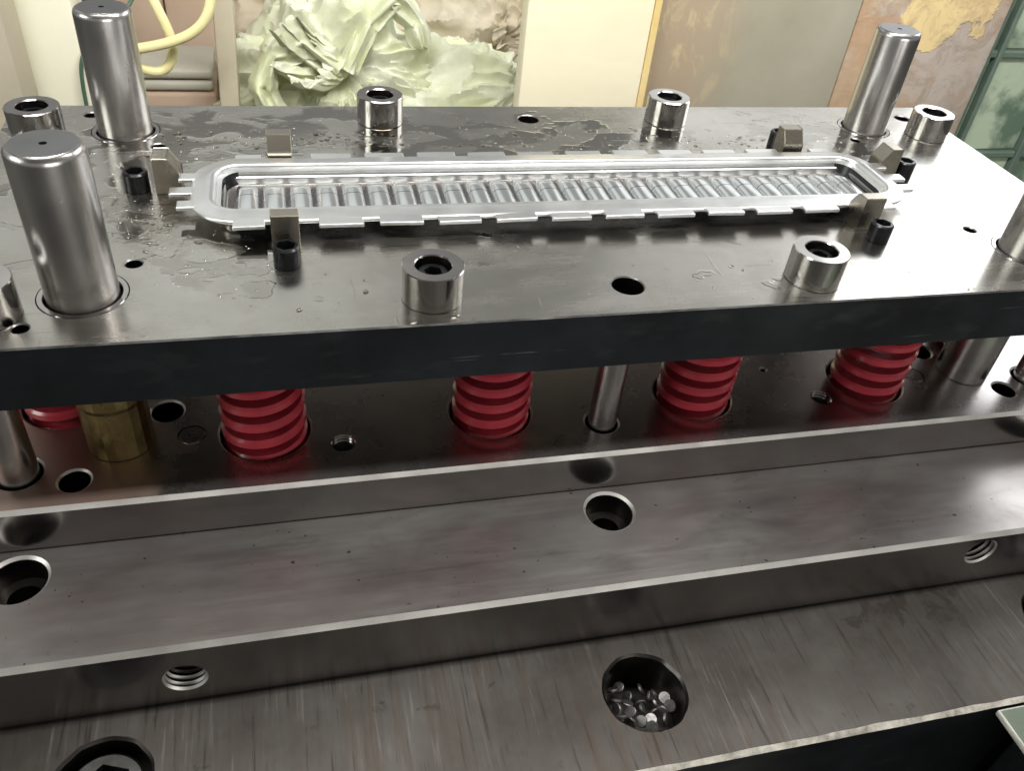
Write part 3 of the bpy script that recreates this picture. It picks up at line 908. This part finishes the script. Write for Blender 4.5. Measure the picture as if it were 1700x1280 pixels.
FL = -0.36
upright('brown_post', -0.47, -0.348, 0.50, 0.05, FL, 0.08, 'brown', 'grey brown post at the left border beside the pale column', 'post')
upright('pale_column', -0.362, -0.3065, 0.56, 0.05, FL, 0.08, 'pale', 'pale cream column behind the left rear guide pin', 'column')
st = upright('cardboard_stack', -0.305, -0.255, 0.76, 0.10, FL, 0.02, 'board', 'pinkish brown upright boards behind the yellow hose', 'boards')
bm = bmesh.new(); box(bm, -0.2535, -0.203, 0.765, 0.85, FL, 0.02, 0.004, 0, 2)
mk('board', bm, 'board', st)
sh = empty('sheet_pile', (-0.24, 0.68, FL))
tag(sh, 'grey folded sheets lying in a low pile under the yellow hose', 'sheet pile')
for k, (z0, z1, dx) in enumerate(((-0.36, -0.178, 0.004), (-0.176, -0.1655, 0.0), (-0.1635, -0.153, 0.003))):
    bm = bmesh.new(); box(bm, -0.283 + dx, -0.205 + dx * 0.5, 0.66, 0.74, z0, z1, 0.004, 0, 3)
    o = mk('folded_sheet', bm, 'board' if k == 0 else 'sheetgrey', sh, (0.24, -0.68, 0.36))
bm = bmesh.new(); box(bm, -0.195, -0.1755, 0.62, 0.65, FL, 0.06, 0.003, 0, 2)
bmesh.ops.rotate(bm, verts=bm.verts, cent=(-0.185, 0.63, -0.12), matrix=Matrix.Rotation(0.04, 3, 'Y'))
tag(mk('cream_post', bm, 'postcream'), 'dull cream post between the boards and the green sacks', 'post')
upright('plastic_bin', -0.185, -0.12, 0.72, 0.06, FL, -0.155, 'navy', 'dark navy bin in the gap left of the green sacks', 'bin', 0.01)
cb = upright('cream_board', 0.0755, 0.1915, 0.45, 0.02, FL, 0.08, 'cream', 'cream board standing between the green sacks and grey brown sheet', 'board', 0.002)
bm = bmesh.new(); box(bm, 0.1918, 0.1985, 0.4495, 0.469, FL, 0.08, 0.001)
mk('edge_strip', bm, 'ochre', cb)
upright('grey_brown_sheet', 0.186, 0.4145, 0.472, 0.02, FL, 0.08, 'greybrown', 'grey brown steel sheet behind the right stop sleeve', 'metal sheet', 0.002)
bm = bmesh.new(); box(bm, 0.4165, 0.5890, 0.475, 0.545, FL, 0.09, 0.003, 0, 2)
tag(mk('rusty_column', bm, 'rusty'), 'rusty column with flaking yellow paint behind the right guide pin', 'column')

# green glazed frame at the right
gf = empty('glazed_cabinet', (0.55, 0.47, FL))
tag(gf, 'dark green framed cabinet with smeared pale green panes at the right border', 'cabinet')
def gpart(name, x0, x1, y0, y1, z0, z1, mat):
    bm = bmesh.new(); box(bm, x0, x1, y0, y1, z0, z1, 0.0015)
    return mk(name, bm, mat, gf, (-0.55, -0.47, -FL))
gx = [(0.5965, 0.6045), (0.6130, 0.6190), (0.700, 0.708), (0.79, 0.805)]
for a, b in gx: gpart('stile', a, b, 0.488, 0.508, FL, 0.10, 'greenframe')
for z in (-0.30, -0.185, -0.0700, 0.075):
    for (a, b), (c, d) in zip(gx, gx[1:]):
        gpart('rail', b + 0.0003, c - 0.0003, 0.490, 0.506, z, z + 0.008, 'greenframe')
for za, zb in ((-0.292, -0.1853), (-0.1767, -0.0703), (-0.0617, 0.0747)):
    for (a, b), (c, d) in zip(gx, gx[1:]):
        gpart('pane', b + 0.0003, c - 0.0003, 0.496, 0.500, za, zb, 'greenpane')

# yellow hose loop and green cord
def tube(name, pts, r, mat, label, cat):
    cu = bpy.data.curves.new(name, 'CURVE'); cu.dimensions = '3D'
    sp = cu.splines.new('NURBS'); sp.points.add(len(pts) - 1)
    for p, q in zip(sp.points, pts): p.co = (*q, 1)
    sp.use_endpoint_u = True; sp.order_u = 4; sp.resolution_u = 10
    cu.bevel_depth = r; cu.bevel_resolution = 5
    o = bpy.data.objects.new(name, cu)
    dg = bpy.context.evaluated_depsgraph_get()
    C.objects.link(o); dg.update()
    me = bpy.data.meshes.new_from_object(o.evaluated_get(bpy.context.evaluated_depsgraph_get()))
    bpy.data.objects.remove(o); bpy.data.curves.remove(cu)
    for p in me.polygons: p.use_smooth = True
    me.materials.clear(); me.materials.append(M[mat])
    return tag(link(name, me), label, cat)


tube('yellow_hose', [(-0.262, 0.60, 0.03), (-0.252, 0.59, -0.035), (-0.2400, 0.58, -0.066), (-0.2305, 0.58, -0.090), (-0.2300, 0.58, -0.112), (-0.2420, 0.58, -0.128), (-0.2580, 0.575, -0.124), (-0.2720, 0.57, -0.113), (-0.288, 0.565, -0.108),
                     (-0.280, 0.56, -0.102), (-0.2580, 0.56, -0.0985), (-0.2300, 0.56, -0.0930), (-0.2060, 0.56, -0.0830), (-0.1920, 0.56, -0.066), (-0.1880, 0.565, -0.045), (-0.1900, 0.57, -0.01), (-0.21, 0.6, 0.03)], 0.0046, 'hose',
     'pale yellow plastic hose looped beside the left rear guide pin', 'hose')
tube('green_wire', [(-0.235, 0.61, 0.02), (-0.250, 0.60, -0.045), (-0.262, 0.59, -0.072), (-0.285, 0.57, -0.085), (-0.309, 0.553, -0.10), (-0.312, 0.553, -0.14), (-0.312, 0.553, -0.25), (-0.312, 0.55, -0.355)], 0.0018, 'cord',
     'thin dark green cord hanging by the left rear guide pin', 'cord')


# ------------------------------------------------------------------ tied woven sacks
def sack_mesh(rx, ry, rz, neck, seed, fq, ruff):
    """a stuffed sack: lumpy body, its cloth gathered in irregular pleats towards a tied neck at the -y end, ruffled mouth beyond the tie"""
    bm = bmesh.new()
    nu, nv, nb = 260, 124, 92
    rows = []
    def pleat(ca, sa, k):
        n1 = noise.noise(Vector((ca * fq, sa * fq, seed)))
        n2 = noise.noise(Vector((ca * fq * 2.3, sa * fq * 2.3, seed + 9)))
        return 1.1 - 2.4 * abs(n1) - 0.9 * abs(n2)
    for k in range(nv + 1):
        row = []
        for i in range(nu):
            a = 2 * PI * i / nu
            ca, sa = math.cos(a), math.sin(a)
            pl = pleat(ca, sa, k)
            if k <= nb:
                u = k / nb
                th = PI * (1 - u)
                rad = math.sin(th) ** 0.7
                if u > 0.5: rad = max(rad, 0.06)
                ax = math.cos(th)
                g = max(0.0, (u - 0.40) / 0.60)
                rad *= 1 + 0.26 * (g ** 0.8) * pl
                ax += 0.16 * g * pl * (1 - g) - 0.16 * g ** 3
                lump = 0.12 * noise.noise(Vector((ca * rad * 1.6, sa * rad * 1.6 + seed, ax * 1.6))) + 0.05 * noise.noise(Vector((ca * rad * 5.0, sa * rad * 5.0 + seed, ax * 4.0)))
                off = g ** 1.5
                p = Vector((rx * ca * rad * (1 + lump) + neck[0] * off, -ry * ax * (1 + lump * 0.5), rz * sa * rad * (1 + lump) + neck[1] * off))
            else:
                v = (k - nb) / (nv - nb)
                fl = 0.06 + ruff * (v ** 0.8) * (0.8 + 0.55 * pl + 0.25 * noise.noise(Vector((ca * 2, sa * 2, seed + v * 2))))
                out = -ry * (0.84 + 0.42 * v * (1 - 0.35 * v)) + 0.16 * ry * noise.noise(Vector((ca * 3, sa * 3, seed * 2))) * v
                p = Vector((neck[0] + neck[2] * v + rx * ca * fl, out, neck[1] + neck[3] * v * v + rz * sa * fl))
            row.append(bm.verts.new(p))
        rows.append(row)
    for a, b in zip(rows, rows[1:]):
        for i in range(nu):
            j = (i + 1) % nu
            bm.faces.new((a[i], a[j], b[j], b[i]))
    bm.faces.new(rows[nb + 3])
    return bm


def crumple(bm, loc, rz, seed):
    """sharp creases: thin ridges where layers of turbulent noise change sign"""
    for v in bm.verts:
        w = Vector(v.co)
        wq = w + 0.02 * Vector((noise.noise(w * 9), noise.noise(w * 9 + Vector((5, 0, 0))), noise.noise(w * 9 + Vector((0, 5, 0)))))
        sh = Vector((seed, seed * 2, 0))
        c1 = 1 - abs(noise.noise(wq * 9 + sh)) * 2.0
        c2 = 1 - abs(noise.noise(wq * 19 + sh)) * 2.2
        c3 = 1 - abs(noise.noise(wq * 42 + sh)) * 2.2
        d = 0.013 * c1 * abs(c1) + 0.013 * c2 * abs(c2) + 0.0055 * c3 * abs(c3) - 0.008
        v.co += (w.normalized() if w.length > 1e-5 else Vector((0, 0, 1))) * d
        if v.co.z + loc[2] < FL + 0.002: v.co.z = FL + 0.002 - loc[2]


def sack(name, loc, r, neck, seed, fq, ruff, mat, label, rz=0.0):
    bm = sack_mesh(*r, neck, seed, fq, ruff)
    crumple(bm, loc, rz, seed)
    o = mk(name, bm, mat, None, loc, (0, 0, rz), angle=32, weld=False)
    return tag(o, label, 'sack', 'stuffed sacks piled behind the plate')


def cloth(parent, pts, w, seed, mat):
    """a loose fold of sack cloth hanging along pts (points local to the sack), w wide, curled at the edges"""
    bm = bmesh.new()
    n, mcr = 36, 16
    rows = []
    for i in range(n + 1):
        u = i / n * (len(pts) - 1)
        k = min(int(u), len(pts) - 2); f = u - k
        f = f * f * (3 - 2 * f)
        p = Vector(pts[k]).lerp(Vector(pts[k + 1]), f)
        d = (Vector(pts[k + 1]) - Vector(pts[k])).normalized()
        side = d.cross(Vector((0, -1, 0.35))).normalized()
        row = []
        for j in range(mcr + 1):
            q = (j / mcr - 0.5)
            ww = w * (0.75 + 0.5 * noise.noise(Vector((i * 0.12, seed, 0))))
            bulge = 0.030 * (0.25 - q * q) * 2.2 + 0.010 * noise.noise(Vector((i * 0.15, q * 5, seed))) + 0.006 * math.sin(q * 13 + i * 0.18)
            row.append(bm.verts.new(p + side * (q * ww) + Vector((0, -1, 0.2)) * bulge))
        rows.append(row)
    for a, b in zip(rows, rows[1:]):
        strip(bm, [v.co for v in a], [v.co for v in b], closed=False)
    return mk('loose_fold', bm, mat, parent, angle=80)


sA = sack('tied_sack', (-0.075, 0.75, -0.262), (0.130, 0.125, 0.140), (0.008, 0.122, -0.050, 0.020), 1.3, 2.2, 0.13, 'sack', 'pale green woven sack with gathered neck and loose hanging fold, left of the pile')
cloth(sA, [(0.000, -0.115, 0.120), (-0.035, -0.120, 0.150), (-0.066, -0.122, 0.140), (-0.078, -0.126, 0.105), (-0.070, -0.128, 0.078)], 0.040, 2.0, 'sack')
cloth(sA, [(0.010, -0.115, 0.120), (0.035, -0.10, 0.165), (0.062, -0.095, 0.190), (0.085, -0.095, 0.165), (0.092, -0.10, 0.140)], 0.034, 6.0, 'sack')
sB = sack('tied_sack', (0.030, 0.73, -0.262), (0.115, 0.120, 0.105), (-0.01, 0.070, 0.0, 0.030), 4.1, 2.5, 0.36, 'sack', 'pale green woven sack lying sideways with its ruffled mouth beside the cream board', rz=1.25)
sack('tan_sack', (-0.07, 0.96, -0.215), (0.15, 0.10, 0.125), (0.0, 0.05, 0.02, 0.03), 7.7, 2.2, 0.2, 'sack2', 'tan sack lying behind the green sacks at the left')
sack('tan_sack', (0.14, 0.95, -0.215), (0.13, 0.10, 0.125), (0.02, 0.03, 0.02, 0.03), 9.4, 2.2, 0.2, 'sack2', 'tan sack lying behind the green sacks next to the cream board')
